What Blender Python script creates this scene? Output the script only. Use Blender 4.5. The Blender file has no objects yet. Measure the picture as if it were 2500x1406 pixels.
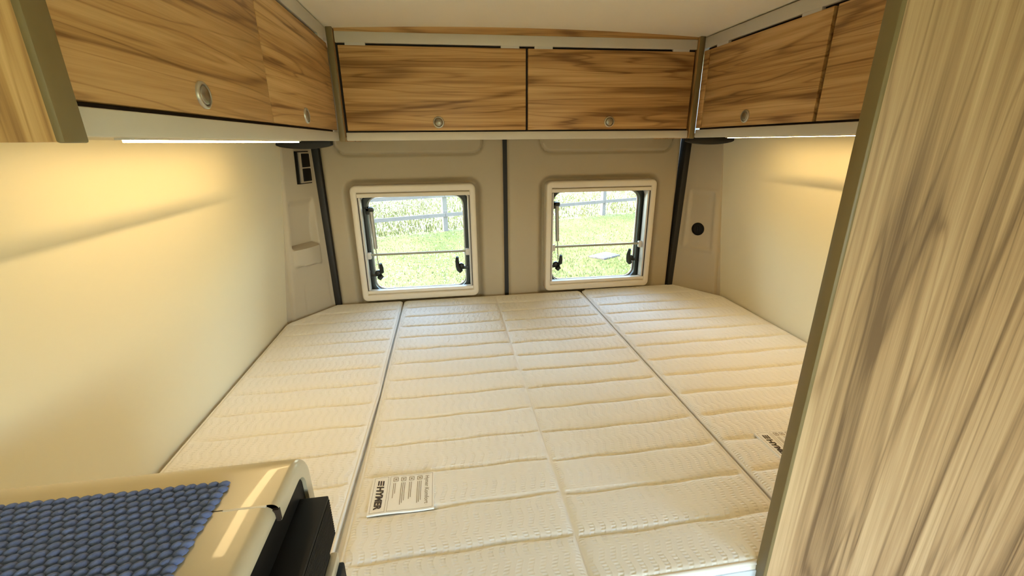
import bpy, bmesh, math, random
from mathutils import Vector, Matrix
random.seed(7)
sc = bpy.context.scene
COL = sc.collection
ZO = 1.55            # camera height over the van floor; all z below are written relative to the camera

# ------------------------------------------------------------------ camera
F_PX = 1053.1
yaw, pitch, roll = 0.144909, 0.326177, -0.009947
fw = Vector((math.sin(yaw)*math.cos(pitch), math.cos(yaw)*math.cos(pitch), -math.sin(pitch)))
rt = Vector((math.cos(yaw), -math.sin(yaw), 0)); up = rt.cross(fw)
r2 = rt*math.cos(roll) + up*math.sin(roll); u2 = -rt*math.sin(roll) + up*math.cos(roll)
cam = bpy.data.objects.new('camera', bpy.data.cameras.new('camera')); COL.objects.link(cam)
cam.matrix_world = Matrix(((r2.x, u2.x, -fw.x, 0), (r2.y, u2.y, -fw.y, 0), (r2.z, u2.z, -fw.z, ZO), (0, 0, 0, 1)))
cam.data.sensor_width = 36; cam.data.sensor_fit = 'HORIZONTAL'; cam.data.lens = F_PX*36/2500
cam.data.clip_start = 0.02; cam.data.clip_end = 300
sc.camera = cam
# ------------------------------------------------------------------ view, world, sun
vs = sc.view_settings
vs.view_transform = 'Standard'; vs.look = 'None'; vs.gamma = 1.0; vs.use_curve_mapping = False
vs.exposure = 0.25
SUN_DIR = Vector((-.75, -.04, .66)).normalized()
w = bpy.data.worlds.new('world'); sc.world = w; w.use_nodes = True
nt = w.node_tree; bg = nt.nodes['Background']
sky = nt.nodes.new('ShaderNodeTexSky'); sky.sky_type = 'NISHITA'; sky.sun_disc = False
sky.sun_elevation = math.asin(SUN_DIR.z); sky.sun_rotation = math.atan2(SUN_DIR.x, SUN_DIR.y)
sky.air_density = 1.0; sky.dust_density = 1.5
nt.links.new(sky.outputs[0], bg.inputs[0]); bg.inputs[1].default_value = 3.2
sd = bpy.data.lights.new('sun_offscreen', 'SUN'); sd.energy = 3.0; sd.angle = math.radians(0.6); sd.color = (1, .94, .84)
so = bpy.data.objects.new('sun_offscreen', sd); COL.objects.link(so); so.location = (-20, 0, 18)
so.rotation_euler = SUN_DIR.to_track_quat('Z', 'Y').to_euler()
LED_POWER = 42.0     # emission strength of the warm light bars
WARM = (1.0, .71, .33)

# ------------------------------------------------------------------ materials
def srgb(r, g, b):
    f = lambda c: ((c/255+.055)/1.055)**2.4 if c > 10 else c/255/12.92
    return (f(r), f(g), f(b), 1)
def mat(name, col, rough=.5, metal=0, spec=.5, noise=0, nscale=40, bump=0, bscale=200, coat=0):
    m = bpy.data.materials.new(name); m.use_nodes = True
    n = m.node_tree; b = n.nodes['Principled BSDF']
    b.inputs['Roughness'].default_value = rough; b.inputs['Metallic'].default_value = metal
    b.inputs['Specular IOR Level'].default_value = spec; b.inputs['Coat Weight'].default_value = coat
    tc = n.nodes.new('ShaderNodeTexCoord')
    nz = n.nodes.new('ShaderNodeTexNoise'); nz.inputs['Scale'].default_value = nscale; nz.inputs['Detail'].default_value = 3
    n.links.new(tc.outputs['Object'], nz.inputs['Vector'])
    mx = n.nodes.new('ShaderNodeMix'); mx.data_type = 'RGBA'
    mx.inputs[6].default_value = col
    mx.inputs[7].default_value = tuple(c*(1-noise) for c in col[:3])+(1,)
    n.links.new(nz.outputs['Fac'], mx.inputs[0]); n.links.new(mx.outputs[2], b.inputs['Base Color'])
    if bump:
        n2 = n.nodes.new('ShaderNodeTexNoise'); n2.inputs['Scale'].default_value = bscale; n2.inputs['Detail'].default_value = 2
        n.links.new(tc.outputs['Object'], n2.inputs['Vector'])
        bp = n.nodes.new('ShaderNodeBump'); bp.inputs['Strength'].default_value = bump; bp.inputs['Distance'].default_value = .001
        n.links.new(n2.outputs['Fac'], bp.inputs['Height']); n.links.new(bp.outputs[0], b.inputs['Normal'])
    return m
def wood(name, axis, dark, mid, light, seed=0, figure=1.0, rough=.42, across=8.0, along=.55, iso_w=.17, broad_w=.50):
    """laminate with cathedral figure: iso-lines of a noise stretched along the grain"""
    m = bpy.data.materials.new(name); m.use_nodes = True
    n = m.node_tree; b = n.nodes['Principled BSDF']; L = n.links.new
    b.inputs['Roughness'].default_value = rough; b.inputs['Specular IOR Level'].default_value = .4
    tc = n.nodes.new('ShaderNodeTexCoord')
    oi = n.nodes.new('ShaderNodeObjectInfo'); k3 = n.nodes.new('ShaderNodeCombineXYZ')
    for i_, f_ in enumerate((3.1, 5.3, 2.3)):
        q_ = n.nodes.new('ShaderNodeMath'); q_.operation = 'MULTIPLY'; q_.inputs[1].default_value = f_; L(oi.outputs['Random'], q_.inputs[0]); L(q_.outputs[0], k3.inputs[i_])
    shift = n.nodes.new('ShaderNodeVectorMath'); L(tc.outputs['Object'], shift.inputs[0]); L(k3.outputs[0], shift.inputs[1])
    def mapped(al, ac, off):
        mp = n.nodes.new('ShaderNodeMapping')
        s = [ac]*3; s['xyz'.index(axis)] = al
        mp.inputs['Scale'].default_value = s; mp.inputs['Location'].default_value = (off, off*1.7, off*.6)
        L(shift.outputs[0], mp.inputs['Vector']); return mp
    def noise(mp, scale, det, dist=0):
        z = n.nodes.new('ShaderNodeTexNoise'); z.inputs['Scale'].default_value = scale
        z.inputs['Detail'].default_value = det; z.inputs['Distortion'].default_value = dist
        L(mp.outputs[0], z.inputs['Vector']); return z.outputs['Fac']
    def math_(op, a, bb=None):
        q = n.nodes.new('ShaderNodeMath'); q.operation = op
        for i, v in enumerate((a, bb)):
            if v is None: continue
            if isinstance(v, (int, float)): q.inputs[i].default_value = v
            else: L(v, q.inputs[i])
        return q.outputs[0]
    big = noise(mapped(along, across, seed*3.1), 1.0, 1.5, .1)
    iso = math_('SINE', math_('MULTIPLY', big, 46.0*figure))
    iso = math_('MULTIPLY', math_('ADD', iso, 1.0), .5)
    iso = math_('POWER', iso, 10.0)
    big2 = noise(mapped(along*1.5, across*2.2, seed*2.3+4), 1.0, 2.0, .3)
    iso2 = math_('POWER', math_('MULTIPLY', math_('ADD', math_('SINE', math_('MULTIPLY', big2, 54.0*figure)), 1.0), .5), 12.0)
    iso = math_('ADD', iso, math_('MULTIPLY', iso2, .75))
    streak = noise(mapped(1.6, 75, seed+5), 1.0, 3.0, .4)
    broad = noise(mapped(.9, 22, seed+9), 1.0, 3.0, .5)
    fine = noise(mapped(9, 420, seed+2), 1.0, 2.0)
    v = math_('ADD', math_('MULTIPLY', iso, -iso_w), math_('MULTIPLY', broad, broad_w))
    v = math_('ADD', v, math_('MULTIPLY', streak, .42)); v = math_('ADD', v, math_('MULTIPLY', fine, .20))
    v = math_('SUBTRACT', v, .03-(.62-broad_w)*.5)
    rp = n.nodes.new('ShaderNodeValToRGB'); e = rp.color_ramp.elements
    e[0].position = .33; e[0].color = dark; e[1].position = .72; e[1].color = light
    k = e.new(.54); k.color = mid
    L(v, rp.inputs[0]); L(rp.outputs[0], b.inputs['Base Color'])
    bp = n.nodes.new('ShaderNodeBump'); bp.inputs['Strength'].default_value = .12; bp.inputs['Distance'].default_value = .0006
    L(fine, bp.inputs['Height']); L(bp.outputs[0], b.inputs['Normal'])
    return m
def emit(name, col, strength):
    m = bpy.data.materials.new(name); m.use_nodes = True; n = m.node_tree
    n.nodes.clear(); o = n.nodes.new('ShaderNodeOutputMaterial'); e = n.nodes.new('ShaderNodeEmission')
    e.inputs[0].default_value = tuple(col)+(1,); e.inputs[1].default_value = strength
    n.links.new(e.outputs[0], o.inputs[0]); return m
def pane_mat():
    m = bpy.data.materials.new('acrylic_pane'); m.use_nodes = True; n = m.node_tree; n.nodes.clear()
    o = n.nodes.new('ShaderNodeOutputMaterial'); mx = n.nodes.new('ShaderNodeMixShader')
    t = n.nodes.new('ShaderNodeBsdfTransparent'); t.inputs[0].default_value = (.93, .97, .94, 1)
    g = n.nodes.new('ShaderNodeBsdfGlossy'); g.inputs['Roughness'].default_value = .02
    fr = n.nodes.new('ShaderNodeFresnel'); fr.inputs[0].default_value = 1.45
    n.links.new(fr.outputs[0], mx.inputs[0]); n.links.new(t.outputs[0], mx.inputs[1]); n.links.new(g.outputs[0], mx.inputs[2])
    n.links.new(mx.outputs[0], o.inputs[0]); return m
def knit_mat():
    """mattress ticking: short woven dashes gathered in zig-zag bands"""
    m = bpy.data.materials.new('quilted_ticking'); m.use_nodes = True
    n = m.node_tree; b = n.nodes['Principled BSDF']; L = n.links.new
    b.inputs['Roughness'].default_value = .85; b.inputs['Specular IOR Level'].default_value = .2
    b.inputs['Sheen Weight'].default_value = .15
    geo = n.nodes.new('ShaderNodeNewGeometry'); sp = n.nodes.new('ShaderNodeSeparateXYZ'); L(geo.outputs['Position'], sp.inputs[0])
    def M(op, a, bb=None, c=None):
        q = n.nodes.new('ShaderNodeMath'); q.operation = op
        for i, v in enumerate((a, bb, c)):
            if v is None: continue
            if isinstance(v, (int, float)): q.inputs[i].default_value = v
            else: L(v, q.inputs[i])
        return q.outputs[0]
    X, Yc = sp.outputs[0], sp.outputs[1]
    zig = M('PINGPONG', M('MULTIPLY', Yc, 1/.046), .5)
    ph = M('ADD', M('MULTIPLY', X, 1/.021), M('MULTIPLY', zig, .75))
    band = M('SINE', M('MULTIPLY', ph, 6.2832))
    ph2 = M('SUBTRACT', M('MULTIPLY', X, 1/.021), M('MULTIPLY', Yc, 1/.075))
    band2 = M('SINE', M('MULTIPLY', ph2, 6.2832))
    mask = n.nodes.new('ShaderNodeMapRange'); mask.inputs[1].default_value = -.1; mask.inputs[2].default_value = .8
    L(M('ADD', M('MULTIPLY', band, .8), M('MULTIPLY', band2, .35)), mask.inputs[0])
    dash = M('SINE', M('MULTIPLY', Yc, 6.2832/.0062))
    hgt = M('ADD', M('MULTIPLY', M('MULTIPLY', dash, mask.outputs[0]), .5), M('MULTIPLY', M('MULTIPLY', mask.outputs[0], -1), .9))
    bp = n.nodes.new('ShaderNodeBump'); bp.inputs['Strength'].default_value = .6; bp.inputs['Distance'].default_value = .0016
    L(hgt, bp.inputs['Height']); L(bp.outputs[0], b.inputs['Normal'])
    b.inputs['Base Color'].default_value = (.82, .785, .71, 1)
    return m
def lawn_mat():
    m = bpy.data.materials.new('lawn_grass'); m.use_nodes = True
    n = m.node_tree; b = n.nodes['Principled BSDF']; L = n.links.new
    b.inputs['Roughness'].default_value = .9; b.inputs['Specular IOR Level'].default_value = .1
    geo = n.nodes.new('ShaderNodeNewGeometry')
    def nz(s, d, sy=1.0):
        mp = n.nodes.new('ShaderNodeMapping'); mp.inputs['Scale'].default_value = (s, s*sy, s)
        L(geo.outputs['Position'], mp.inputs['Vector'])
        q = n.nodes.new('ShaderNodeTexNoise'); q.inputs['Scale'].default_value = 1; q.inputs['Detail'].default_value = d
        L(mp.outputs[0], q.inputs['Vector']); return q.outputs['Fac']
    r1 = n.nodes.new('ShaderNodeValToRGB'); e = r1.color_ramp.elements
    e[0].position = .32; e[0].color = (0.070, 0.087, 0.021, 1); e[1].position = .68; e[1].color = (0.175, 0.158, 0.056, 1)
    k = e.new(.5); k.color = (0.115, 0.126, 0.036, 1)
    a = nz(.9, 4, .6); c = nz(14, 4)
    ad = n.nodes.new('ShaderNodeMix'); ad.data_type = 'FLOAT'; ad.inputs[0].default_value = .45
    L(a, ad.inputs[2]); L(c, ad.inputs[3]); L(ad.outputs[0], r1.inputs[0])
    # the rough meadow past the fence is paler
    sp = n.nodes.new('ShaderNodeSeparateXYZ'); L(geo.outputs['Position'], sp.inputs[0])
    f = n.nodes.new('ShaderNodeMath'); f.operation = 'MULTIPLY_ADD'; L(sp.outputs[0], f.inputs[0]); f.inputs[1].default_value = -.33; L(sp.outputs[1], f.inputs[2])
    mr = n.nodes.new('ShaderNodeMapRange'); mr.inputs[1].default_value = 10.9; mr.inputs[2].default_value = 11.9; L(f.outputs[0], mr.inputs[0])
    r2_ = n.nodes.new('ShaderNodeValToRGB'); e = r2_.color_ramp.elements
    e[0].position = .38; e[0].color = (0.147, 0.147, 0.056, 1); e[1].position = .60; e[1].color = (0.364, 0.322, 0.210, 1)
    L(nz(9, 5, .5), r2_.inputs[0])
    mx = n.nodes.new('ShaderNodeMix'); mx.data_type = 'RGBA'
    L(mr.outputs[0], mx.inputs[0]); L(r1.outputs[0], mx.inputs[6]); L(r2_.outputs[0], mx.inputs[7])
    L(mx.outputs[2], b.inputs['Base Color'])
    return m

M = {}
M['wall'] = mat('cream_wall_lining', (.75, .665, .46, 1), .55, bump=.05, noise=.02, nscale=6)
M['ceiling'] = mat('cream_ceiling_felt', (.90, .80, .61, 1), .8, bump=.08, bscale=600, noise=.02)
M['trim'] = mat('grey_beige_door_trim', (.43, .355, .235, 1), .5, bump=.12, bscale=900, noise=.03)
M['pillar'] = mat('grey_beige_pillar_trim', (.46, .39, .275, 1), .5, bump=.12, bscale=900, noise=.03)
M['frame'] = mat('cream_window_plastic', (.74, .66, .53, 1), .35, noise=.02)
M['surround'] = mat('pale_grey_plastic', (.66, .62, .57, 1), .35, noise=.02)
M['rail'] = mat('silver_grey_rail', (.66, .60, .50, 1), .38, metal=.0, noise=.03, nscale=80)
M['edge'] = mat('olive_edge_band', (.23, .165, .07, 1), .4, noise=.1, nscale=30)
M['dark'] = mat('dark_brown_carcass', (.030, .016, .010, 1), .7, noise=.2)
M['black'] = mat('black_rubber', (.014, .012, .010, 1), .6, noise=.2)
M['blackp'] = mat('black_plastic', (.006, .0045, .0035, 1), .55, spec=.18, noise=.2)
M['latch'] = mat('black_latch_plastic', (.018, .02, .016, 1), .35, noise=.2)
M['seal'] = mat('dark_green_black_seal', (.02, .024, .022, 1), .4, noise=.1)
M['knob'] = mat('satin_nickel_knob', (.40, .36, .29, 1), .30, metal=.9, noise=.03)
M['chrome'] = mat('satin_nickel', (.58, .53, .45, 1), .32, metal=.75, noise=.03)
M['stay'] = mat('grey_gas_strut', (.42, .40, .34, 1), .35, metal=.3, noise=.05)
M['bar'] = mat('grey_blind_bar', (.36, .36, .28, 1), .4, noise=.05)
M['fridge'] = mat('beige_moulded_plastic', (.53, .445, .305, 1), .30, noise=.03, coat=.15)
M['mat'] = mat('slate_blue_yarn', (.17, .215, .41, 1), .9, spec=.15, noise=.35, nscale=220, bump=.3, bscale=900)
M['fabric'] = knit_mat()
M['piping'] = mat('cream_piping', (.80, .76, .69, 1), .8, spec=.2, noise=.05)
M['side'] = mat('daylight_blue_border', (.66, .72, .80, 1), .85, spec=.2, noise=.06)
M['label'] = mat('white_label_cloth', (.88, .85, .78, 1), .75, noise=.02)
M['ink'] = mat('brown_black_ink', (.055, .035, .02, 1), .8)
M['ink2'] = mat('faded_brown_ink', (.26, .19, .11, 1), .8)
M['floor'] = wood('floor_laminate', 'y', srgb(110, 90, 66), srgb(140, 118, 90), srgb(166, 144, 112), 4)
D_, M_, L_ = srgb(136, 96, 56), srgb(196, 152, 96), srgb(222, 182, 126)
M['wood_x'] = wood('pear_wood_laminate_x', 'x', D_, M_, L_, 1)
M['wood_y'] = wood('pear_wood_laminate_y', 'y', D_, M_, L_, 2)
M['wood_end'] = wood('pear_wood_laminate_end', 'z', D_, M_, L_, 3)
M['wood_z'] = wood('pear_wood_laminate_tall', 'z', srgb(116, 88, 60), srgb(174, 140, 102), srgb(206, 174, 134), 6, figure=.9, across=5.0, along=.5, iso_w=.16, broad_w=.34)
M['pane'] = pane_mat()
M['led'] = emit('warm_led_diffuser', WARM, LED_POWER)
M['lawn'] = lawn_mat()
M['blade'] = mat('grass_blade', (0.143, 0.143, 0.048, 1), .8, spec=.1, noise=.5, nscale=3)
M['flower'] = mat('white_clover_flower', (.9, .88, .82, 1), .8)
M['fence'] = mat('weathered_grey_timber', (.125, .10, .085, 1), .8, noise=.25, nscale=12)
M['stone'] = mat('mauve_grey_slab', (.085, .066, .064, 1), .85, noise=.2, nscale=18)
M['van'] = mat('white_van_skin', (.75, .75, .74, 1), .35)

# ------------------------------------------------------------------ geometry helpers
WL = {}      # world location of each object (no rotations are used on parents)
class MB:
    def __init__(s): s.v = []; s.f = []
    def add(s, v, f):
        k = len(s.v); s.v += [tuple(p) for p in v]; s.f += [tuple(i+k for i in q) for q in f]; return s
    def box(s, x0, x1, y0, y1, z0, z1):
        return s.add([(x0,y0,z0),(x1,y0,z0),(x1,y1,z0),(x0,y1,z0),(x0,y0,z1),(x1,y0,z1),(x1,y1,z1),(x0,y1,z1)],
                     [(0,3,2,1),(4,5,6,7),(0,1,5,4),(1,2,6,5),(2,3,7,6),(3,0,4,7)])
    def prism(s, poly, ax, a0, a1):
        def P(p, a): return {'x': (a, p[0], p[1]), 'y': (p[0], a, p[1]), 'z': (p[0], p[1], a)}[ax]
        n = len(poly)
        return s.add([P(p, a0) for p in poly]+[P(p, a1) for p in poly],
                     [tuple(range(n))[::-1], tuple(range(n, 2*n))]+[(i, (i+1) % n, n+(i+1) % n, n+i) for i in range(n)])
    def ring(s, outer, inner, ax, a0, a1):
        def P(p, a): return {'x': (a, p[0], p[1]), 'y': (p[0], a, p[1]), 'z': (p[0], p[1], a)}[ax]
        n = len(outer); v = [P(p, a0) for p in outer]+[P(p, a0) for p in inner]+[P(p, a1) for p in outer]+[P(p, a1) for p in inner]
        f = []
        for i in range(n):
            j = (i+1) % n
            f += [(i, n+i, n+j, j), (2*n+i, 2*n+j, 3*n+j, 3*n+i), (i, j, 2*n+j, 2*n+i), (n+i, 3*n+i, 3*n+j, n+j)]
        return s.add(v, f)
    def tube(s, pts, r, n=10, closed=False):
        pts = [Vector(p) for p in pts]; m = len(pts); rings = []
        for i, p in enumerate(pts):
            if closed: t = pts[(i+1) % m]-pts[i-1]
            else: t = pts[min(i+1, m-1)]-pts[max(i-1, 0)]
            t.normalize(); a = Vector((0, 0, 1)) if abs(t.z) < .9 else Vector((1, 0, 0))
            u = t.cross(a).normalized(); v = t.cross(u)
            rr = r[i] if isinstance(r, (list, tuple)) else r
            rings.append([p+u*rr*math.cos(2*math.pi*k/n)+v*rr*math.sin(2*math.pi*k/n) for k in range(n)])
        V = [q for R_ in rings for q in R_]; Fc = []
        for i in range(m if closed else m-1):
            j = (i+1) % m
            Fc += [(i*n+k, i*n+(k+1) % n, j*n+(k+1) % n, j*n+k) for k in range(n)]
        if not closed: Fc += [tuple(range(n)), tuple(range((m-1)*n, m*n))[::-1]]
        return s.add(V, Fc)
    def lathe(s, prof, c, d, n=24):
        """prof = [(radius, distance along d)], around axis d through c"""
        d = Vector(d).normalized(); a = Vector((0, 0, 1)) if abs(d.z) < .9 else Vector((1, 0, 0))
        u = d.cross(a).normalized(); v = d.cross(u); c = Vector(c); V = []
        for r, h in prof:
            V += [c+d*h+(u*math.cos(2*math.pi*k/n)+v*math.sin(2*math.pi*k/n))*max(r, 1e-5) for k in range(n)]
        m = len(prof)
        Fc = [(i*n+k, i*n+(k+1) % n, (i+1)*n+(k+1) % n, (i+1)*n+k) for i in range(m-1) for k in range(n)]
        Fc += [tuple(range(n))[::-1], tuple(range((m-1)*n, m*n))]
        return s.add(V, Fc)
    def grid(s, fn, us, vs_):
        nu, nv = len(us), len(vs_)
        return s.add([fn(a, b) for a in us for b in vs_], [(i*nv+j, (i+1)*nv+j, (i+1)*nv+j+1, i*nv+j+1) for i in range(nu-1) for j in range(nv-1)])
    def build(s, name, m, parent=None, bev=0, seg=2, smooth=False, ang=40):
        n = len(s.v); xs, ys, zs = zip(*s.v)
        o3 = Vector(((min(xs)+max(xs))/2, (min(ys)+max(ys))/2, min(zs)+ZO))
        me = bpy.data.meshes.new(name)
        me.from_pydata([(x-o3.x, y-o3.y, z+ZO-o3.z) for x, y, z in s.v], [], s.f)
        b = bmesh.new(); b.from_mesh(me)
        bmesh.ops.recalc_face_normals(b, faces=b.faces)
        if bev:
            bmesh.ops.remove_doubles(b, verts=b.verts, dist=1e-6)
            es = [e for e in b.edges if e.is_manifold and e.calc_face_angle(0) > math.radians(ang)]
            bmesh.ops.bevel(b, geom=es, offset=bev, segments=seg, profile=.5, affect='EDGES', clamp_overlap=True)
        b.to_mesh(me); b.free()
        if smooth or bev:
            for p in me.polygons: p.use_smooth = True
            try: me.set_sharp_from_angle(angle=math.radians(50 if smooth else 35))
            except Exception: pass
        me.materials.append(M[m])
        o = bpy.data.objects.new(name, me); COL.objects.link(o)
        o.location = o3; WL[o.name] = o3
        if parent: o.parent = parent; o.location = o3-WL[parent.name]
        return o
def tag(o, label=None, cat=None, group=None, kind=None):
    if label: o['label'] = label
    if cat: o['category'] = cat
    if group: o['group'] = group
    if kind: o['kind'] = kind
    return o
def thing(name, loc, label, cat, group=None):
    o = bpy.data.objects.new(name, None); COL.objects.link(o); o.empty_display_size = .05
    L = Vector((loc[0], loc[1], loc[2]+ZO)); o.location = L; WL[o.name] = L
    return tag(o, label, cat, group)
def rrect(x0, x1, z0, z1, r, n=6):
    pts = []
    for cx, cz, a in ((x1-r, z1-r, 0), (x0+r, z1-r, 90), (x0+r, z0+r, 180), (x1-r, z0+r, 270)):
        for k in range(n+1):
            t = math.radians(a+90*k/n); pts.append((cx+r*math.cos(t), cz+r*math.sin(t)))
    return pts
def sst(a, b, x):
    t = max(0, min(1, (x-a)/(b-a))); return t*t*(3-2*t)
def lin(a, b, n): return [a+(b-a)*i/(n-1) for i in range(n)]
def sd_rr(x, z, x0, x1, z0, z1, r):
    qx = abs(x-(x0+x1)/2)-(x1-x0)/2+r; qz = abs(z-(z0+z1)/2)-(z1-z0)/2+r
    return math.hypot(max(qx, 0), max(qz, 0))+min(max(qx, qz), 0)-r

# ------------------------------------------------------------------ shell: floor, ceiling, walls
FLOOR = -1.55
tag(MB().box(-.80, 1.40, -2.4, 2.02, FLOOR-.05, FLOOR).build('floor', 'floor'), kind='structure')
def ceil_z(x): return .368-.014*min(1.4, ((x-.29)/.64)**2)
c = MB(); xs = lin(-.74, 1.34, 27)
c.prism([(x, ceil_z(x)) for x in xs]+[(1.34, .46), (-.74, .46)], 'y', -2.4, 2.06)
tag(c.build('ceiling', 'ceiling', smooth=True), kind='structure')
def wl_base(z):
    P = [(-1.6, -.70), (-.69, -.682), (0, -.600), (.5, -.535)]
    for (a, xa), (b, xb) in zip(P, P[1:]):
        if z <= b: return xa+(xb-xa)*(z-a)/(b-a)
    return P[-1][1]
def crease(y, z, y0, y1, sgn):
    A = .024*(1-sst(y0, y1, y))
    t = max(0, min(1, (z+.152)/.044)); return sgn*A*(1-(1-t)**2)*(1-sst(-.07, .06, z))
ZS = lin(-1.56, -.70, 6)+lin(-.68, -.2, 13)+lin(-.19, -.07, 25)+lin(-.06, .44, 16)
def wall(name, fn, out, ys):
    g = MB(); g.grid(lambda y, z: (fn(y, z), y, z), ys, ZS)
    o = g.build(name, 'wall', smooth=True)
    g2 = o.modifiers.new('thickness', 'SOLIDIFY'); g2.thickness = .04; g2.offset = out
    return tag(o, kind='structure')
YS = lin(.2, 1.95, 50)
wl = wall('wall_left', lambda y, z: wl_base(z)+crease(y, z, 1.0, 1.58, 1), 0, YS)
wr = wall('wall_right', lambda y, z: 1.255+.682-.682-(wl_base(z)+.682)*.86+crease(y, z, 1.25, 1.66, -1), 0, YS)
for o, s in ((wl, -1), (wr, 1)):
    # make the thickness go outward whatever way the face normals ended up
    nx = o.data.polygons[len(o.data.polygons)//2].normal.x
    o.modifiers[0].offset = 1 if nx*s > 0 else -1
# front half of the van behind the camera: side walls, bulkhead, door and cab openings added for daylight
tag(MB().box(-.74, -.70, -2.4, .2, FLOOR, .44).build('wall_left_front', 'wall'), kind='structure')
g = MB(); g.box(1.27, 1.31, -2.4, -1.75, FLOOR, .44); g.box(1.27, 1.31, -.55, .2, FLOOR, .44); g.box(1.27, 1.31, -1.75, -.55, .15, .44)
tag(g.build('wall_right_front', 'wall'), kind='structure')
g = MB(); g.box(-.74, 1.31, -2.44, -2.4, FLOOR, -.95); g.box(-.74, 1.31, -2.44, -2.4, -.05, .44)
g.box(-.74, -.5, -2.44, -2.4, -.95, -.05); g.box(1.08, 1.31, -2.44, -2.4, -.95, -.05)
tag(g.build('wall_front', 'wall'), kind='structure')

# ------------------------------------------------------------------ rear doors with moulded trim
def rear_door(name, x0, x1, wx0, wx1, ex0, ex1):
    wz0, wz1 = -.684, -.168
    nx = int((x1-x0)/.0065); nz = 300
    xs = lin(x0, x1, nx); zs = lin(-.98, .40, nz)
    def h(x, z):
        d = sd_rr(x, z, wx0-.024, wx1+.024, wz0-.06, wz1+.020, .05)
        y = 1.95+.024*(1-sst(-.016, .010, d))
        e = sd_rr(x, z, ex0, ex1, -.041, .3, .045)
        y += -.008*(1-sst(-.006, .003, e))+.007*math.exp(-((e-.004)/.005)**2)
        ed = min(x-x0, x1-x)
        if ed < .012: y += .012*(1-math.sqrt(max(0, 1-((.012-ed)/.012)**2)))
        return y
    v = [(x, h(x, z), z) for x in xs for z in zs]; f = []
    for i in range(nx-1):
        for j in range(nz-1):
            if wx0+.012 < (xs[i]+xs[i+1])/2 < wx1-.012 and wz0+.014 < (zs[j]+zs[j+1])/2 < wz1-.014: continue
            f.append((i*nz+j, (i+1)*nz+j, (i+1)*nz+j+1, i*nz+j+1))
    g = MB(); g.add(v, f)
    o = tag(g.build(name, 'trim', smooth=True), kind='structure')
    r = MB(); ins = [(wx0+.02, -.664), (wx1-.02, -.664), (wx1-.02, -.188), (wx0+.02, -.188)]
    r.ring([(x0-.02, -1.55), (x1+.012, -1.55), (x1+.012, .42), (x0-.02, .42)], ins, 'y', 1.982, 2.05)
    r.build('door_shell', 'van', o)
    return o
W1 = (-.405, .123); W2 = (.442, .965)
rear_door('door_1', -.508, .251, *W1, -.445, .160)
rear_door('door_2', .270, 1.078, *W2, .420, 1.032)
tag(MB().box(.246, .275, 1.965, 1.99, -1.5, .41).build('trim_1', 'black'), 'black rubber gap seal between the two rear doors', kind='structure')
g = MB(); g.box(-.80, -.50, 2.0, 2.05, FLOOR, .44); tag(g.build('wall_rear_corner', 'van'), kind='structure')
g = MB(); g.box(1.07, 1.36, 2.0, 2.05, FLOOR, .44); tag(g.build('wall_rear_corner', 'van'), kind='structure')

# ------------------------------------------------------------------ corner pillars
def pillar(name, A0, A1, B0, B1, off, flip):
    """ruled panel from the door seal (t=0) to the side wall (t=1); off(t,z) pushes into the room"""
    def P(t, z):
        k = (z+.70)/.70
        ax = A0[0]+(A1[0]-A0[0])*k; ay = A0[1]+(A1[1]-A0[1])*k; bx = B0[0]+(B1[0]-B0[0])*k; by = B0[1]+(B1[1]-B0[1])*k
        d = Vector((bx-ax, by-ay)); nrm = Vector((-d.y, d.x)).normalized()*flip
        o = off(t, z)
        return (ax+d.x*t+nrm.x*o, ay+d.y*t+nrm.y*o, z)
    g = MB(); g.grid(P, lin(0, 1, 48), lin(-.95, .03, 170))
    o = g.build(name, 'pillar', smooth=True)
    return tag(o, kind='structure'), P
def offL(t, z):
    o = -.012*sst(.84, .87, t)                                   # stepped flange along the wall
    o += .006*(1-sst(.0, .05, t))
    bow = .010*math.sin(math.pi*max(0, min(1, (t-.2)/.56)))
    w0, w1 = .20, .76
    inx = sst(w0-.02, w0+.02, t)*(1-sst(w1-.02, w1+.02, t))
    pz = sst(-.404, -.394, z)*(1-sst(-.235, -.205, z))             # open pocket
    o -= .034*inx*pz*(1-.75*sst(-.38, -.21, z)*(1-t))
    lip = sst(-.482+.02*(t-.5), -.476+.02*(t-.5), z)*(1-sst(-.400, -.394, z))     # pocket front
    o += inx*lip*(.009+bow)
    e = abs(sd_rr(t*.22, z, .02, .13, -.80, -.565, .01))
    o -= .002*(1-sst(0, .004, e))
    return o
def offR(t, z):
    o = -.012*sst(.84, .87, t)+.006*(1-sst(.0, .05, t))
    d = sd_rr(t*.225, z, .17*.225, .76*.225, -.49, -.219, .006)
    o += .0035*(1-sst(.004, .016, abs(d+.002)))-.003*(1-sst(-.008, -.003, d))
    return o
pl, PL = pillar('trim_2', (-.528, 1.95), (-.534, 1.95), (-.680, 1.745), (-.608, 1.752), offL, 1)
pr, PR = pillar('trim_3', (1.098, 1.95), (1.118, 1.95), (1.256, 1.745), (1.198, 1.765), offR, -1)
def seal(name, b0, b1, t0, t1):
    g = MB(); v = []
    for z, (a, b) in ((-.9, (b0, b1)), (.03, (t0, t1))):
        v += [(a, 1.938, z), (b, 1.938, z), (b, 1.99, z), (a, 1.99, z)]
    g.add(v, [(0,3,2,1),(4,5,6,7),(0,1,5,4),(1,2,6,5),(2,3,7,6),(3,0,4,7)])
    return tag(g.build(name, 'black', bev=.004), 'black rubber weather strip beside a rear door', kind='structure')
seal('trim_4', -.531, -.506, -.537, -.510); seal('trim_5', 1.073, 1.100, 1.096, 1.124)

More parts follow.
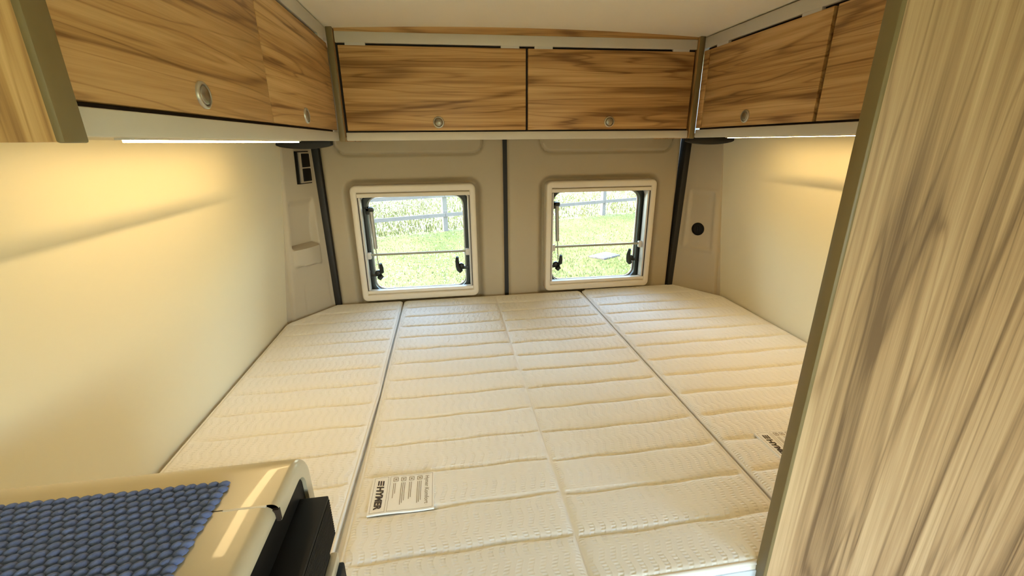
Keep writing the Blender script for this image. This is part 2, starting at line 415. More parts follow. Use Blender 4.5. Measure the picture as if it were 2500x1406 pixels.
def on_pillar(P, t, z, o, flip):
    """point + outward normal on a pillar, o metres off its surface"""
    a = Vector(P(t-.01, z)); b = Vector(P(t+.01, z)); d = (b-a); n = Vector((-d.y, d.x, 0)).normalized()*flip
    return Vector(P(t, z))+n*o, n, d.normalized()
# light switches on the left pillar
t = thing('light_switch', PL(.36, -.09), 'black double rocker switch in a silver frame on the pillar', 'switch')
def pil_box(P, flip, t0, t1, z0, z1, o0, o1):
    g = MB(); v = []
    for o in (o0, o1):
        for (tt, z) in ((t0, z0), (t1, z0), (t1, z1), (t0, z1)):
            v.append(on_pillar(P, tt, z, o, flip)[0])
    return g.add(v, [(0,3,2,1),(4,5,6,7),(0,1,5,4),(1,2,6,5),(2,3,7,6),(3,0,4,7)])
pil_box(PL, 1, .20, .53, -.150, -.026, -.002, .010).build('back_box', 'blackp', t)
g = MB()
for (a, b, z0, z1) in ((.20, .225, -.146, -.030), (.44, .50, -.146, -.030), (.20, .50, -.146, -.141), (.20, .50, -.035, -.030), (.20, .50, -.091, -.087)):
    q = pil_box(PL, 1, a, b, z0, z1, .008, .016); g.add(q.v, q.f)
g.build('frame', 'chrome', t)
pil_box(PL, 1, .228, .437, -.140, -.092, .008, .018).build('rocker', 'blackp', t, bev=.002)
pil_box(PL, 1, .228, .437, -.086, -.036, .008, .018).build('rocker', 'blackp', t, bev=.002)
# round socket on the right pillar
pc, pn, pd = on_pillar(PR, .43, -.397, 0, -1)
t = thing('power_socket', pc, 'round black twelve-volt socket in the corner pillar panel', 'socket')
MB().lathe([(.0, -.004), (.030, -.004), (.030, .003), (.0285, .0045), (.0255, .0045), (.0255, .001), (0, .001)], pc, pn, 32).build('rim', 'blackp', t, smooth=True)
g = MB().lathe([(0, .001), (.022, .001), (.022, .0035), (0, .004)], pc, pn, 28)
g.build('cover_cap', 'blackp', t, smooth=True)
a = pc+pn*.005
MB().tube([a+Vector((0, 0, -.014))+pn*.0, a+Vector((0, 0, .014))], .0035, 8).build('grip', 'blackp', t, smooth=True)

# ------------------------------------------------------------------ windows
def window(name, x0, x1, n):
    z0, z1 = -.684, -.168; cx = (x0+x1)/2
    o = MB().ring(rrect(x0, x1, z0, z1, .024), rrect(x0+.026, x1-.026, z0+.030, z1-.030, .002), 'y', 1.922, 1.985).build(name, 'frame', bev=.007, seg=3)
    tag(o, kind='structure')
    ix0, ix1, iz0, iz1 = x0+.026, x1-.026, z0+.030, z1-.030
    MB().prism([(1.932, iz1), (1.928, iz1-.006), (1.930, iz1-.020), (1.950, iz1-.022), (1.950, iz1)], 'x', ix0, ix1).build('blind_cassette', 'frame', o)
    MB().box(ix0, ix1, 1.9275, 1.931, iz1-.0035, iz1-.001).build('cassette_slot', 'edge', o)
    MB().prism([(1.934, iz0), (1.930, iz0+.004), (1.932, iz0+.016), (1.952, iz0+.018), (1.952, iz0)], 'x', ix0, ix1).build('screen_cassette', 'frame', o)
    for s, a in ((1, ix0), (-1, ix1)):
        MB().box(min(a, a+s*.0025), max(a, a+s*.0025), 1.930, 1.962, iz0+.018, iz1-.022).build('guide_slot', 'dark', o)
        MB().box(min(a+s*.0025, a+s*.010), max(a+s*.0025, a+s*.010), 1.934, 1.972, iz0+.018, iz1-.022).build('guide_rail', 'surround', o, bev=.001)
    # pale reveal with a rounded opening, then the black seal and the acrylic pane
    so_ = rrect(cx-.236, cx+.236, -.676, -.205, .052); si = rrect(cx-.213, cx+.213, -.657, -.222, .046)
    out = rrect(ix0, ix1, iz0, iz1, .001)
    MB().ring(out, so_, 'y', 1.972, 1.990).build('reveal', 'surround', o)
    MB().ring(so_, si, 'y', 1.985, 2.012).build('rubber_seal', 'seal', o, bev=.003)
    MB().ring(rrect(cx-.216, cx+.216, -.660, -.219, .048), rrect(cx-.208, cx+.208, -.652, -.227, .041), 'y', 2.010, 2.016).build('pane_edge', 'surround', o)
    MB().prism(rrect(cx-.216, cx+.216, -.660, -.219, .048), 'y', 2.012, 2.015).build('pane', 'pane', o)
    # blind pull bar with its two end clips
    zb = -.476
    MB().box(ix0+.006, ix1-.006, 1.955, 1.962, zb-.004, zb+.006).build('pull_bar', 'bar', o, bev=.0015)
    for a in (ix0+.016, ix1-.016):
        MB().box(a-.011, a+.011, 1.950, 1.968, zb-.018, zb+.012).build('bar_clip', 'surround', o, bev=.003)
    # gas stay along one side
    sx = cx-.196
    MB().tube([(sx, 1.990, -.285), (sx+.004, 1.980, -.452)], .009, 12).build('stay_tube', 'stay', o, smooth=True)
    MB().tube([(sx+.004, 1.980, -.452), (sx+.009, 1.978, -.545)], .0028, 8).build('stay_rod', 'chrome', o, smooth=True)
    g = MB().box(sx-.022, sx+.012, 1.978, 2.006, -.286, -.268); g.box(sx-.022, sx-.006, 1.978, 2.006, -.298, -.268)
    g.build('stay_bracket', 'latch', o, bev=.003)
    # two folding latches
    for s, lx in ((1, cx-.190), (-1, cx+.185)):
        zl = -.575 if s > 0 else -.560
        g = MB().box(min(lx-s*.045, lx), max(lx-s*.045, lx), 1.984, 1.998, zl-.010, zl+.004)
        g.box(lx-s*.042-.007, lx-s*.042+.007, 1.982, 2.004, zl-.016, zl+.022)
        la = g.build('latch', 'latch', o, bev=.003)
        MB().lathe([(0, -.004), (.013, -.004), (.015, 0), (.015, .012), (.012, .016), (0, .017)], (lx-s*.004, 1.998, zl+.004), (0, -1, 0), 18).build('pivot', 'latch', la, smooth=True)
        pts = [(lx-s*.002, 1.984, zl-.020), (lx+s*.008, 1.982, zl-.008), (lx+s*.013, 1.978, zl+.012), (lx+s*.015, 1.972, zl+.034), (lx+s*.013, 1.966, zl+.056)]
        MB().tube(pts, [.011, .0125, .0105, .009, .0065], 10).build('lever', 'latch', la, smooth=True)
    return o
window('window_1', *W1, 1); window('window_2', *W2, 2)

# ------------------------------------------------------------------ overhead lockers
def knob(door, c, d):
    r = MB().lathe([(.0195, -.001), (.0195, .003), (.0175, .0048), (.0155, .0048), (.0145, .002), (.0145, -.001)], c, d, 32).build('knob_ring', 'chrome', door, smooth=True)
    b = MB().lathe([(0, .0), (.0135, .0), (.0135, .0035), (.0115, .0052), (0, .0058)], c, d, 32).build('push_button', 'knob', door, smooth=True)
BOT, TOPZ = .009, .356
# rear cabinet
t = thing('overhead_cabinet', (.3, 1.8, BOT), 'two-door wood overhead cabinet spanning above the rear windows', 'cabinet')
YR = 1.650
MB().box(-.350, .948, YR+.017, 1.945, BOT+.012, .340).build('carcass', 'dark', t)
MB().box(-.350, .948, YR+.006, 1.945, BOT+.002, BOT+.012).build('bottom_board', 'pillar', t)
MB().box(-.333, .932, YR-.001, YR+.014, BOT, .0365).build('bottom_rail', 'rail', t, bev=.003)
MB().box(-.333, .932, YR-.001, YR+.014, .3125, .3450).build('top_rail', 'rail', t, bev=.002)
g = MB(); xx = lin(-.333, .932, 24)
g.prism([(x, .345) for x in xx]+[(x, ceil_z(x)+.004) for x in xx[::-1]], 'y', YR+.003, YR+.012); g.build('top_moulding', 'wood_x', t)
for a, b, kx in ((-.326, .2975, -.015), (.3055, .926, .613)):
    d = MB().box(a, b, YR, YR+.016, .0415, .3055).build('door', 'wood_x', t, bev=.0015)
    knob(d, (kx, YR, .068), (0, -1, 0))
    for hx in (a+.055, b-.055):
        MB().box(hx-.032, hx+.032, YR-.0005, YR+.01, .3050, .3130).build('hinge_tab', 'surround', t)
for a in (-.345, .944):
    e = MB().box(a-.009, a+.009, YR-.010, 1.945, BOT-.002, ceil_z(a)+.003).build('end_panel', 'wood_end', t)
    MB().box(a-.0098, a+.0098, YR-.015, YR-.008, BOT-.003, ceil_z(a)+.003).build('edge_strip', 'edge', e, bev=.003)
# left cabinet
def side_cabinet(name, label, s, xf, y0, y1, doors, wallx, endp, filler=None):
    """s = direction the doors face along x"""
    t = thing(name, (xf-s*.12, (y0+y1)/2, BOT), label, 'cabinet')
    B = lambda a, b: (min(xf-s*a, xf-s*b), max(xf-s*a, xf-s*b))
    MB().prism([(xf-s*.017, BOT+.012), (wallx(BOT+.01)+s*.006, BOT+.012), (wallx(.34)+s*.006, .345), (xf-s*.017, .345)], 'y', y0, y1).build('carcass', 'dark', t)
    MB().prism([(xf-s*.008, BOT+.001), (wallx(BOT)+s*.006, BOT+.001), (wallx(BOT)+s*.006, BOT+.012), (xf-s*.008, BOT+.012)], 'y', y0, y1).build('bottom_board', 'pillar', t)
    a, b = B(-.001, .014)
    MB().box(a, b, y0, y1, BOT, .0380).build('bottom_rail', 'rail', t, bev=.003)
    MB().box(a, b, y0, y1, .3125, ceil_z(xf)-.004).build('top_rail', 'rail', t, bev=.002)
    a, b = B(0, .016)
    for d0, d1, ky in doors:
        d = MB().box(a, b, d0, d1, .0435, .3055).build('door', 'wood_y', t, bev=.0015)
        if ky: knob(d, (xf, ky, .071), (s, 0, 0))
        for hy in (d0+.07, d1-.07):
            a2, b2 = B(-.0005, .010)
            MB().box(a2, b2, hy-.032, hy+.032, .3050, .3130).build('hinge_tab', 'surround', t)
    if filler: MB().box(a, b, filler[0], filler[1], .0435, .3055).build('filler_strip', 'wood_y', t, bev=.001)
    if endp:
        a, b = B(-.006, .2); w0 = wallx(.0)
        e = MB().prism([(xf+s*.006, .004), (wallx(.0)+s*.004, .004), (wallx(.35)+s*.004, .356), (xf+s*.006, .356)], 'y', endp[0], endp[1]).build('end_panel', 'wood_end', t)
        a, b = B(-.0115, -.004)
        MB().box(a, b, endp[0]-.001, endp[1]+.001, .003, .357).build('edge_strip', 'edge', e, bev=.002)
    return t
wlx = lambda z: wl_base(z)
wrx = lambda z: 1.255-(wl_base(z)+.682)*.86
side_cabinet('overhead_cabinet', 'two-door wood overhead cabinet with an exposed end panel above the fridge side', 1, -.355, .502, 1.634,
             ((.506, 1.046, .768), (1.0485, 1.628, 1.288)), wlx, (.474, .502))
side_cabinet('overhead_cabinet', 'wood overhead cabinet running into the tall partition panel', -1, .953, .490, 1.634,
             ((.500, 1.066, .78), (1.078, 1.596, 1.350)), wrx, None, (1.600, 1.634))
# dark curved covers in the corners under the lockers
def corner_cover(x0, x1, label):
    n = 16
    bot = [(x0+(x1-x0)*i/n, -.004-.013*math.sin(math.pi*(i/n))**.6) for i in range(n+1)]
    o = MB().prism([(x0, BOT+.002)]+bot+[(x1, BOT+.002)], 'y', 1.700, 1.738).build('corner_cover', 'black', bev=.002)
    tag(o, label, 'cover')
corner_cover(-.586, -.400, 'dark curved cover under the locker corner above the switches')
corner_cover(.972, 1.168, 'dark curved cover under the locker corner above the round socket')

# ------------------------------------------------------------------ light bars
def led_bar(xc, y0, y1, zl, label):
    t = thing('light_bar', (xc, (y0+y1)/2, .004), label, 'lamp')
    MB().box(xc-.012, xc+.012, y0-.01, y1+.01, .0072, BOT+.0008).build('housing', 'surround', t)
    MB().box(xc-.010, xc+.010, y0, y1, zl, .0078).build('diffuser', 'led', t, bev=.001)
led_bar(-.410, .67, 1.345, .0040, 'warm white light bar under the overhead cabinet on the fridge side')
led_bar(1.005, .60, 1.490, .0062, 'warm white light bar under the overhead cabinet by the tall partition')
# ------------------------------------------------------------------ tall partition panel
t = thing('partition_panel', (.86, .48, FLOOR), 'tall wood-grain partition panel with olive edge strip standing at the bed foot', 'partition')
MB().prism([(.500, FLOOR+.001), (1.262, FLOOR+.001), (1.262, -.69), (1.180, .0), (1.13, .352), (.500, .356)], 'y', .470, .488).build('panel', 'wood_z', t)
MB().box(.4945, .502, .469, .489, FLOOR+.001, .357).build('edge_strip', 'edge', t, bev=.002)

# ------------------------------------------------------------------ bed: platform and three mattresses
BZ = -.69
t = thing('bed_platform', (.29, 1.2, FLOOR), 'bed platform carrying the mattresses', 'bed')
MB().prism([(-.66, .50), (1.235, .50), (1.235, 1.72), (1.06, 1.93), (-.50, 1.93), (-.655, 1.72)], 'z', BZ-.125, BZ-.100).build('deck_board', 'wood_x', t)
MB().box(-.18, .495, .515, .535, FLOOR+.001, BZ-.125).build('front_board', 'wood_x', t)
MB().box(-.66, -.62, .55, 1.7, FLOOR+.001, BZ-.125).build('side_support', 'pillar', t)
MB().box(1.19, 1.23, .55, 1.7, FLOOR+.001, BZ-.125).build('side_support', 'pillar', t)
def mattress_panel(xl, xr, y0, y1, q0, seam_l=False, seam_r=False):
    """height-field top with quilting grooves, skirts down the sides; xl/xr are functions of y"""
    R_ = .016
    edge = [0, .0008, .0025, .005, .009, .014]
    ys = [y0+e for e in edge]; n = int((y1-y0-.04)/.0045); ys += lin(y0+.02, y1-.02, n); ys += [y1-e for e in edge[::-1]]
    g = MB(); rows = []
    def hgt(x, y, a, b):
        dl = 9 if seam_l else x-a; dr = 9 if seam_r else b-x
        d = min(dl, dr, y-y0, y1-y)
        z = 0
        if d < R_: z = -R_+math.sqrt(max(0, R_*R_-(R_-d)**2))
        u = (y-q0)/.1032; fr = u-round(u); dist = abs(fr)*.1032
        din = min(x-a, b-x)
        wgt = sst(.004, .03, din)*sst(.01, .05, min(y-y0, y1-y)) if not (seam_l or seam_r) else sst(.004, .03, min(dl, dr))*sst(.0, .014, din)*sst(.01, .05, min(y-y0, y1-y))
        wob = .0015*math.sin(x*37+round(u)*2.1)
        dist = abs((y-q0+wob)/.1032-round(u))*.1032
        z += wgt*(-.0040*math.exp(-(dist/.0042)**2)-.0025*(1-min(1, dist/.03))**2+.0006)
        z += .0018*math.sin(x*9+y*5)*math.sin(y*7-x*3)*sst(0, .06, d)
        if seam_l: z -= .005*math.exp(-((x-a)/.006)**2)
        if seam_r: z -= .005*math.exp(-((b-x)/.006)**2)
        return BZ+z
    ss = [0, .0008, .0025, .005, .009, .014]
    for y in ys:
        a, b = xl(y), xr(y); w_ = b-a
        row = [a+s for s in ss]+lin(a+.022, b-.022, max(26, 26))+[b-s for s in ss[::-1]]
        rows.append([(x, y, hgt(x, y, a, b)) for x in row])
    m = len(rows[0]); V = []; Fc = []
    for r_ in rows:
        V += [(r_[0][0], r_[0][1], BZ-.098)]+r_+[(r_[-1][0], r_[-1][1], BZ-.098)]
    m += 2; k = len(rows)
    Fc = [(i*m+j, (i+1)*m+j, (i+1)*m+j+1, i*m+j+1) for i in range(k-1) for j in range(m-1)]
    # end skirts and underside
    for r_i in (0, k-1):
        base = len(V); V += [(V[r_i*m+j][0], V[r_i*m+j][1], BZ-.098) for j in range(1, m-1)]
        for j in range(m-3): Fc.append((r_i*m+1+j, r_i*m+2+j, base+j+1, base+j))
        Fc.append((r_i*m, r_i*m+1, base)); Fc.append((r_i*m+m-1, r_i*m+m-2, base+m-3))
    Fc += [(i*m, (i+1)*m, (i+1)*m+m-1, i*m+m-1) for i in range(k-1)]
    g.add(V, Fc); return g
def rc(y, y0, y1, r):
    """corner rounding inset"""
    d = min(y-y0, y1-y)
    return 0 if d >= r else r-math.sqrt(max(0, r*r-(r-d)**2))
def outline(xl, xr, y0, y1, ins=.004, dz=-.0085):
    ys = [y0+ins+e for e in (0, .004, .012, .025)]+lin(y0+.05, y1-.3, 12)+lin(y1-.27, y1-.03, 12)+[y1-ins-e for e in (.02, .012, .004, 0)]
    return [(xl(y)+ins, y, BZ+dz) for y in ys]+[(xr(y)-ins, y, BZ+dz) for y in ys[::-1]]
MY0, MY1 = .487, 1.930
def border(m, xl, xr, y0, y1):
    MB().tube(outline(xl, xr, y0, y1, .0035, -.0065), .0042, 8, True).build('piping', 'piping', m, smooth=True)
    # aisle-end side band under the top piping, bluish daylight painted into its colour
    MB().box(xl(y0+.05)+.012, xr(y0+.05)-.012, y0-.0025, y0+.004, BZ-.094, BZ-.018).build('side_band', 'side', m, bev=.002)
# left cushion
l_l = lambda y: -.672+rc(y, MY0, 9, .02)+(max(0, (y-1.735)/(1.930-1.735))**1.0*.152) + (.004 if y > 1.2 else 0)*0
l_r = lambda y: -.2295-rc(y, MY0, MY1, .02)-.0075*(1-sst(.6, 1.12, y))+.004*math.exp(-((y-1.17)/.06)**2)
t = thing('mattress', (-.45, 1.2, BZ-.098), 'narrow white quilted mattress beside the wall with the wide crease and pocket pillar', 'mattress')
mattress_panel(l_l, l_r, MY0, MY1, 1.7150).build('quilted_cover', 'fabric', t, smooth=True)
border(t, l_l, l_r, MY0, MY1)
MB().box(-.2400, -.2232, MY0+.01, MY1-.04, BZ-.09, BZ-.016).build('gap_lightener', 'piping', t)  # added strip filling the gap to the middle mattress, lightens its shade
# middle mattress: two quilted halves sewn together along a seam
SX = .2005
m_l = lambda y: -.2225+rc(y, MY0, MY1, .022); m_r = lambda y: .6155-rc(y, MY0, MY1, .022)
tm = thing('mattress', (.2, 1.2, BZ-.098), 'wide white quilted middle mattress with a lengthwise seam and a label', 'mattress')
mattress_panel(m_l, lambda y: SX, MY0, MY1, 1.7265, seam_r=True).build('quilted_cover', 'fabric', tm, smooth=True)
mattress_panel(lambda y: SX, m_r, MY0, MY1, 1.7180, seam_l=True).build('quilted_cover', 'fabric', tm, smooth=True)
MB().tube([(SX+.0006*math.sin(y*40), y, BZ-.0062) for y in lin(MY0+.01, MY1-.01, 60)], .0022, 6).build('seam', 'piping', tm, smooth=True)
border(tm, m_l, m_r, MY0, MY1)
# right cushion
r_l = lambda y: .6225+rc(y, MY0+.005, MY1, .022)
r_r = lambda y: 1.249-rc(y, MY0+.005, 9, .02)-max(0, (y-1.735)/(1.945-1.735))*.140
tr = thing('mattress', (.93, 1.2, BZ-.098), 'white quilted mattress partly behind the tall partition panel', 'mattress')
mattress_panel(r_l, r_r, MY0+.005, 1.945, 1.7190).build('quilted_cover', 'fabric', tr, smooth=True)
border(tr, r_l, r_r, MY0+.005, 1.945)
MB().box(.6160, .6250, MY0+.02, MY1-.04, BZ-.09, BZ-.016).build('gap_lightener', 'piping', tr)  # added strip that keeps this gap from going dark

# ------------------------------------------------------------------ sewn labels with their print
def text_mesh(txt, size, bold=0, shear=0):
    cu = bpy.data.curves.new('print', 'FONT'); cu.body = txt; cu.size = size; cu.offset = bold; cu.shear = shear; cu.resolution_u = 3
    o = bpy.data.objects.new('print', cu); COL.objects.link(o)
    dg = bpy.context.evaluated_depsgraph_get(); me = bpy.data.meshes.new_from_object(o.evaluated_get(dg))
    v = [tuple(q.co[:2]) for q in me.vertices]; f = [tuple(p.vertices) for p in me.polygons]
    bpy.data.objects.remove(o); bpy.data.curves.remove(cu); bpy.data.meshes.remove(me)
    return v, f
def put_label(parent, X0, Y0, dx, dy):
    """u runs along -y (reading direction), v along +x"""
    ZL = BZ+.0035
    nu, nv = 13, 13; U, V = .0995, .1275
    def P(u, v, h=0):
        sag = .0012*math.sin(u*70+1)*math.sin(v*50)
        return (X0+v+dx*u, Y0-u+dy*v, ZL+sag+h)
    g = MB(); us, vv = lin(-.001, U, nu), lin(-.002, V, nv)
    top = [P(a, b) for a in us for b in vv]; bt = [P(a, b, -.004) for a in us for b in vv]
    nq = nu*nv; fc = []
    for i in range(nu-1):
        for j in range(nv-1):
            fc.append((i*nv+j, (i+1)*nv+j, (i+1)*nv+j+1, i*nv+j+1)); fc.append((nq+i*nv+j, nq+i*nv+j+1, nq+(i+1)*nv+j+1, nq+(i+1)*nv+j))
    for i in range(nu-1):
        for j in (0, nv-1): fc.append((i*nv+j, (i+1)*nv+j, nq+(i+1)*nv+j, nq+i*nv+j))
    for j in range(nv-1):
        for i in (0, nu-1): fc.append((i*nv+j, i*nv+j+1, nq+i*nv+j+1, nq+i*nv+j))
    g.add(top+bt, fc)
    lab = g.build('care_label', 'label', parent, smooth=True); lab['label'] = 'white care label with printed logo and icons'
    H_ = .0006
    def flat(shape): return shape
    def line(g, u0, u1, v0, v1, n=6):
        q = lin(u0, u1, n) if u1-u0 > v1-v0 else [u0, u1]; r_ = lin(v0, v1, n) if v1-v0 > u1-u0 else [v0, v1]
        g.grid(lambda a, b: P(a, b, H_), q, r_)
    def rect(g, u0, u1, v0, v1, w_):
        line(g, u0, u1, v0, v0+w_); line(g, u0, u1, v1-w_, v1); line(g, u0, u0+w_, v0, v1); line(g, u1-w_, u1, v0, v1)
    g = MB(); rect(g, .002, .0965, .002, .031, .0006); rect(g, .002, .0965, .035, .1245, .0006)
    g.build('print_frame', 'ink2', lab)
    def text(txt, u0, u1, v0, size, bold, shear, name, m):
        v, f = text_mesh(txt, size, bold, shear)
        x0 = min(p[0] for p in v); x1 = max(p[0] for p in v); k = (u1-u0)/(x1-x0)
        gg = MB(); gg.add([P(u0+(p[0]-x0)*k, v0+p[1], H_) for p in v], f); gg.build(name, m, lab)
    text('HYMER', .0265, .089, .0095, .0195, .0009, .12, 'logo_print', 'ink')
    g = MB()
    for i in range(3):
        a = .0105+.0; v0 = .0098+i*.0050
        g.add([P(a+.001*i, v0, H_), P(a+.013+.001*i, v0, H_), P(a+.0135+.001*i, v0+.0032, H_), P(a+.0005+.001*i, v0+.0032, H_)], [(0, 1, 2, 3)])
    g.build('logo_bars', 'ink', lab)
    text('Hymer Komfort', .009, .086, .1085, .0125, 0, 0, 'title_print', 'ink2')
    lens = [(.062, .050, .0), (.082, .078, .072), (.070, .066, .0), (.082, .080, .076)]
    gi = MB(); gl = MB()
    for r_, v0 in enumerate((.0415, .0575, .0745, .0915)):
        rect(gi, .0065, .0175, v0, v0+.0105, .0012)
        line(gi, .0095, .0145, v0+.0045, v0+.0060); line(gi, .0112, .0126, v0+.003, v0+.0078)
        ns = 2 if r_ in (0, 2) else 3
        for q in range(ns):
            line(gl, .022, lens[r_][q], v0+.0008+q*.0036, v0+.0019+q*.0036)
    gi.build('icon_print', 'ink2', lab); gl.build('small_print', 'ink2', lab)
put_label(tm, -.1895, .7885, .012, .0)
put_label(tr, .7190, .7965, .012, .0)

# ------------------------------------------------------------------ fridge with moulded top, in the left foreground
FT = -.369
t = thing('refrigerator', (-.43, .2, FLOOR), 'refrigerator block with beige moulded top and black front beside the bed', 'refrigerator')
FX0, FX1 = -.641, -.200
def arc(cy, cz, r, a0, a1, n=8): return [(cy+r*math.cos(math.radians(a0+(a1-a0)*i/n)), cz+r*math.sin(math.radians(a0+(a1-a0)*i/n))) for i in range(n+1)]
outer = [(.402, FT)]+arc(.458, FT-.045, .045, 90, 8, 10)+[(.5045, -.47), (.5045, BZ+.004)]
def offs(pl, d):
    out = []
    for i, p in enumerate(pl):
        q0 = Vector(pl[max(i-1, 0)]); q1 = Vector(pl[min(i+1, len(pl)-1)]); tt = (q1-q0).normalized()
        nn_ = Vector((tt.y, -tt.x)); out.append((p[0]+nn_.x*d, p[1]+nn_.y*d))
    return out
# one moulding: rounded top and rear, rounded over into the arch-shaped end cheek
loops = [(FX0, outer)]; RR = .008
for k in range(7):
    th = math.radians(90*k/6); loops.append((FX1-RR+RR*math.sin(th), offs(outer, RR*(1-math.cos(th)))))
loops += [(FX1, offs(outer, .0225)), (FX1-.030, offs(outer, .0225))]
n_ = len(outer); g = MB()
g.add([(x, p[0], p[1]) for x, pl_ in loops for p in pl_], [(i*n_+j, i*n_+j+1, (i+1)*n_+j+1, (i+1)*n_+j) for i in range(len(loops)-1) for j in range(n_-1)])
g.build('rear_cap', 'fridge', t, smooth=True)
# front top panel, separated from the cap by a fine seam
prof = [(FX0, FT-.03), (FX0, FT)]+[(FX1-.004-.013+.013*math.sin(math.radians(a_)), FT-.013+.013*math.cos(math.radians(a_))) for a_ in range(0, 91, 15)]+[(FX1-.004, FT-.0165), (FX1-.030, FT-.0165), (FX1-.030, FT-.03)]
MB().prism(prof, 'y', -.22, .4008).build('top_panel', 'fridge', t, smooth=True)
MB().box(-.255, FX1-.012, .3996, .4022, FT-.002, FT+.0003).build('seam', 'surround', t)
MB().box(FX1-.012, FX1+.0004, .3992, .4034, FT-.021, FT-.006).build('seam', 'dark', t)
MB().box(FX0, FX1-.045, -.20, .476, FLOOR+.02, FT-.025).build('body', 'fridge', t)
ri = offs(outer, .0240)
MB().prism([(-.20, BZ+.004), (-.20, FT-.0165)]+[(-.19, FT-.0165), (.395, FT-.0165)]+ri[1:]+[(ri[-1][0], BZ+.004)], 'x', FX1-.044, FX1-.004).build('recess', 'blackp', t)
MB().box(FX1-.044, FX1-.010, -.20, .477, FLOOR+.02, BZ+.004).build('recess', 'blackp', t)
# black door with ribbed grip strip
d = MB().box(FX1-.034, FX1+.030, -.20, .464, -.484, -.422).build('control_strip', 'blackp', t, bev=.0015)
g = MB()
for i in range(15):
    z = -.427-i*.0038; g.box(FX1+.0295, FX1+.0308, -.19, .462, z-.0022, z)
g.build('rib', 'blackp', d)['kind'] = 'stuff'
d2 = MB().box(FX1-.034, FX1+.022, -.20, .458, FLOOR+.05, -.486).build('door', 'blackp', t, bev=.003)
MB().box(FX1+.020, FX1+.031, -.20, .461, -.530, -.512).build('door_trim', 'fridge', d2, bev=.003)
MB().box(FX1+.020, FX1+.036, -.20, .462, -.60, -.532).build('door_handle', 'blackp', d2, bev=.003)

# blue woven mat lying on the fridge
t = thing('woven_mat', (-.46, .2, FT), 'slate blue chunky woven mat lying on the refrigerator top', 'mat')
MX0, MX1, MYa, MYb = -.628, -.264, -.08, .443
MB().box(MX0, MX1-.006, MYa, MYb-.004, FT, FT+.0022).build('backing', 'mat', t)
g = MB(); nu_, nv_ = 8, 5
px, py = .0118, .0088
ny = int((MYb-MYa)/py); nx = int((MX1-MX0)/px)
for j in range(ny):
    for i in range(nx):
        cx = MX1-px*(i+.5)+(px*.5 if j % 2 else 0)*.9; cy = MYb-py*(j+.5)
        if cx+px*.35 > MX1+.002: cx = MX1-px*.35
        cx += random.uniform(-.0006, .0006); cy += random.uniform(-.0005, .0005)
        ang = math.radians(28+random.uniform(-6, 6)); ca, sa = math.cos(ang), math.sin(ang)
        a, b, cc = px*.56, py*.54, .0048+random.uniform(-.0004, .0005)
        V = []; Fc = []
        for q in range(nv_):
            th = math.pi*(.5*q/(nv_-1)); rr, hh = math.cos(th), math.sin(th)
            for k in range(nu_):
                ph = 2*math.pi*k/nu_; ex, ey = a*rr*math.cos(ph), b*rr*math.sin(ph)
                V.append((cx+ex*ca-ey*sa, cy+ex*sa+ey*ca, FT+.0018+cc*hh))
        for q in range(nv_-2):
            for k in range(nu_): Fc.append((q*nu_+k, q*nu_+(k+1) % nu_, (q+1)*nu_+(k+1) % nu_, (q+1)*nu_+k))
        top = (nv_-1)*nu_
        for k in range(nu_): Fc.append(((nv_-2)*nu_+k, (nv_-2)*nu_+(k+1) % nu_, top))
        g.add(V[:top+1], Fc)
tag(g.build('stitches', 'mat', t, smooth=True), kind='stuff')

# ------------------------------------------------------------------ outdoors
G = -2.15
g = MB(); g.grid(lambda x, y: (x, y, G-.012+.015*math.sin(x*.7)*math.cos(y*.5)), lin(-40, 50, 60), lin(-30, 70, 60))
tag(g.build('ground', 'lawn', smooth=True), 'lawn and meadow outside the rear windows', kind='structure')
V = []; Fc = []
for i in range(52000):
    y = 6.0+18*random.random()**1.5; x = -3.0+random.random()*(4.5+y*.45)
    past = y-.329*x > 11.25
    h = random.uniform(.012, .04) if not past else random.uniform(.06, .16)
    a = random.uniform(0, 6.28); wv = random.uniform(.004, .009)*(1.4 if past else 1); lx, ly = random.uniform(-.03, .03), random.uniform(-.03, .03)
    k = len(V); V += [(x-wv*math.cos(a), y-wv*math.sin(a), G-.02), (x+wv*math.cos(a), y+wv*math.sin(a), G-.02), (x+lx, y+ly, G+h)]; Fc.append((k, k+1, k+2))
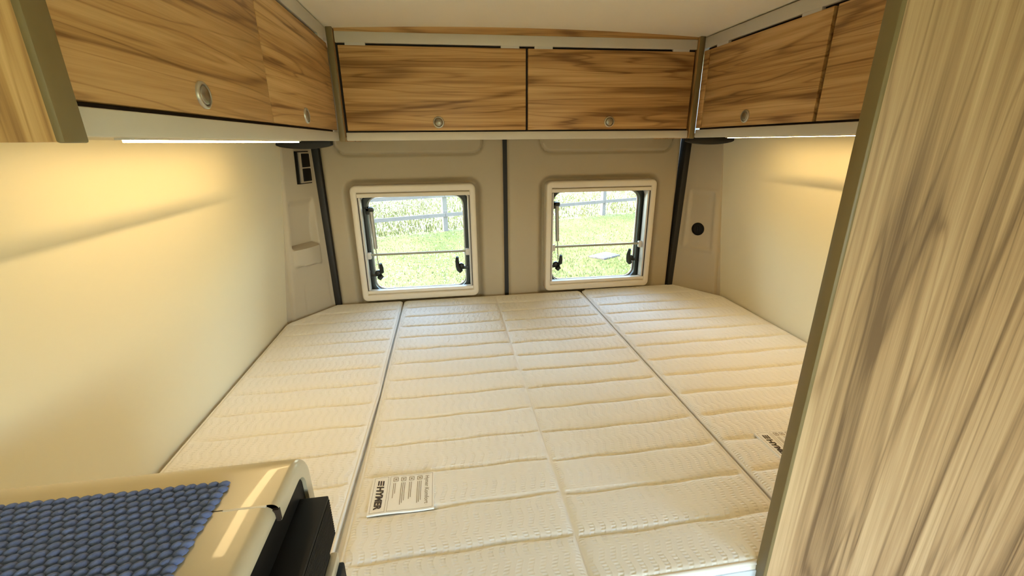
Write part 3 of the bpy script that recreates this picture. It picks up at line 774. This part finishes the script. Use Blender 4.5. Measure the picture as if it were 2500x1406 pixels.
g = MB(); g.v = V; g.f = Fc
tag(g.build('grass', 'blade'), 'short green grass blades outside the rear windows', 'grass', kind='stuff')
g = MB()
for i in range(2600):
    if i < 500: x, y = random.uniform(-2.2, 1.0), random.uniform(6.0, 8.6)
    elif i < 750: x, y = random.uniform(-1, 5), random.uniform(6.0, 11)
    else:
        x = random.uniform(-3, 7); y = 11.2+.329*x+random.random()**1.3*9
    r_ = random.uniform(.005, .010)*(1.7 if i >= 750 else 1); z = G+random.uniform(.03, .07)*(2 if i >= 750 else 1)
    g.add([(x+r_, y, z), (x-r_, y, z), (x, y+r_, z), (x, y-r_, z), (x, y, z+r_), (x, y, z-r_)], [(0,2,4),(2,1,4),(1,3,4),(3,0,4),(2,0,5),(1,2,5),(3,1,5),(0,3,5)])
tag(g.build('clover_flowers', 'flower'), 'tiny white clover flowers dotted over the grass', 'flowers', kind='stuff')
b1 = Vector((-.09, 11.20)); dv = Vector((4.80, 1.58)); dn = dv.normalized(); nn = Vector((-dn.y, dn.x))
t = thing('paddock_fence', (b1.x, b1.y, G), 'grey timber post and rail fence across the lawn', 'fence')
def obox(c, hl, hw, z0, z1):
    v = []
    for z in (z0, z1):
        for s, q in ((-1, -1), (1, -1), (1, 1), (-1, 1)):
            p = c+dn*(s*hl)+nn*(q*hw); v.append((p.x, p.y, z))
    return MB().add(v, [(0,3,2,1),(4,5,6,7),(0,1,5,4),(1,2,6,5),(2,3,7,6),(3,0,4,7)])
for k in (-2, -1, 0, 1, 2, 3):
    obox(b1+dv*k, .058, .058, G-.1, G+1.18).build('post', 'fence', t)
for k in (-2, -1, 0, 1, 2):
    for z in (.41, .90):
        obox(b1+dv*(k+.5)-nn*.075, dv.length/2-.004, .02, G+z-.045, G+z+.045).build('rail', 'fence', t)
tag(MB().prism([(2.68, 7.95), (2.92, 7.70), (3.34, 7.93), (3.14, 8.22)], 'z', G-.03, G+.014).build('drain_cover', 'stone', bev=.01), 'flat mauve-grey diamond shaped slab set in the lawn', 'slab')
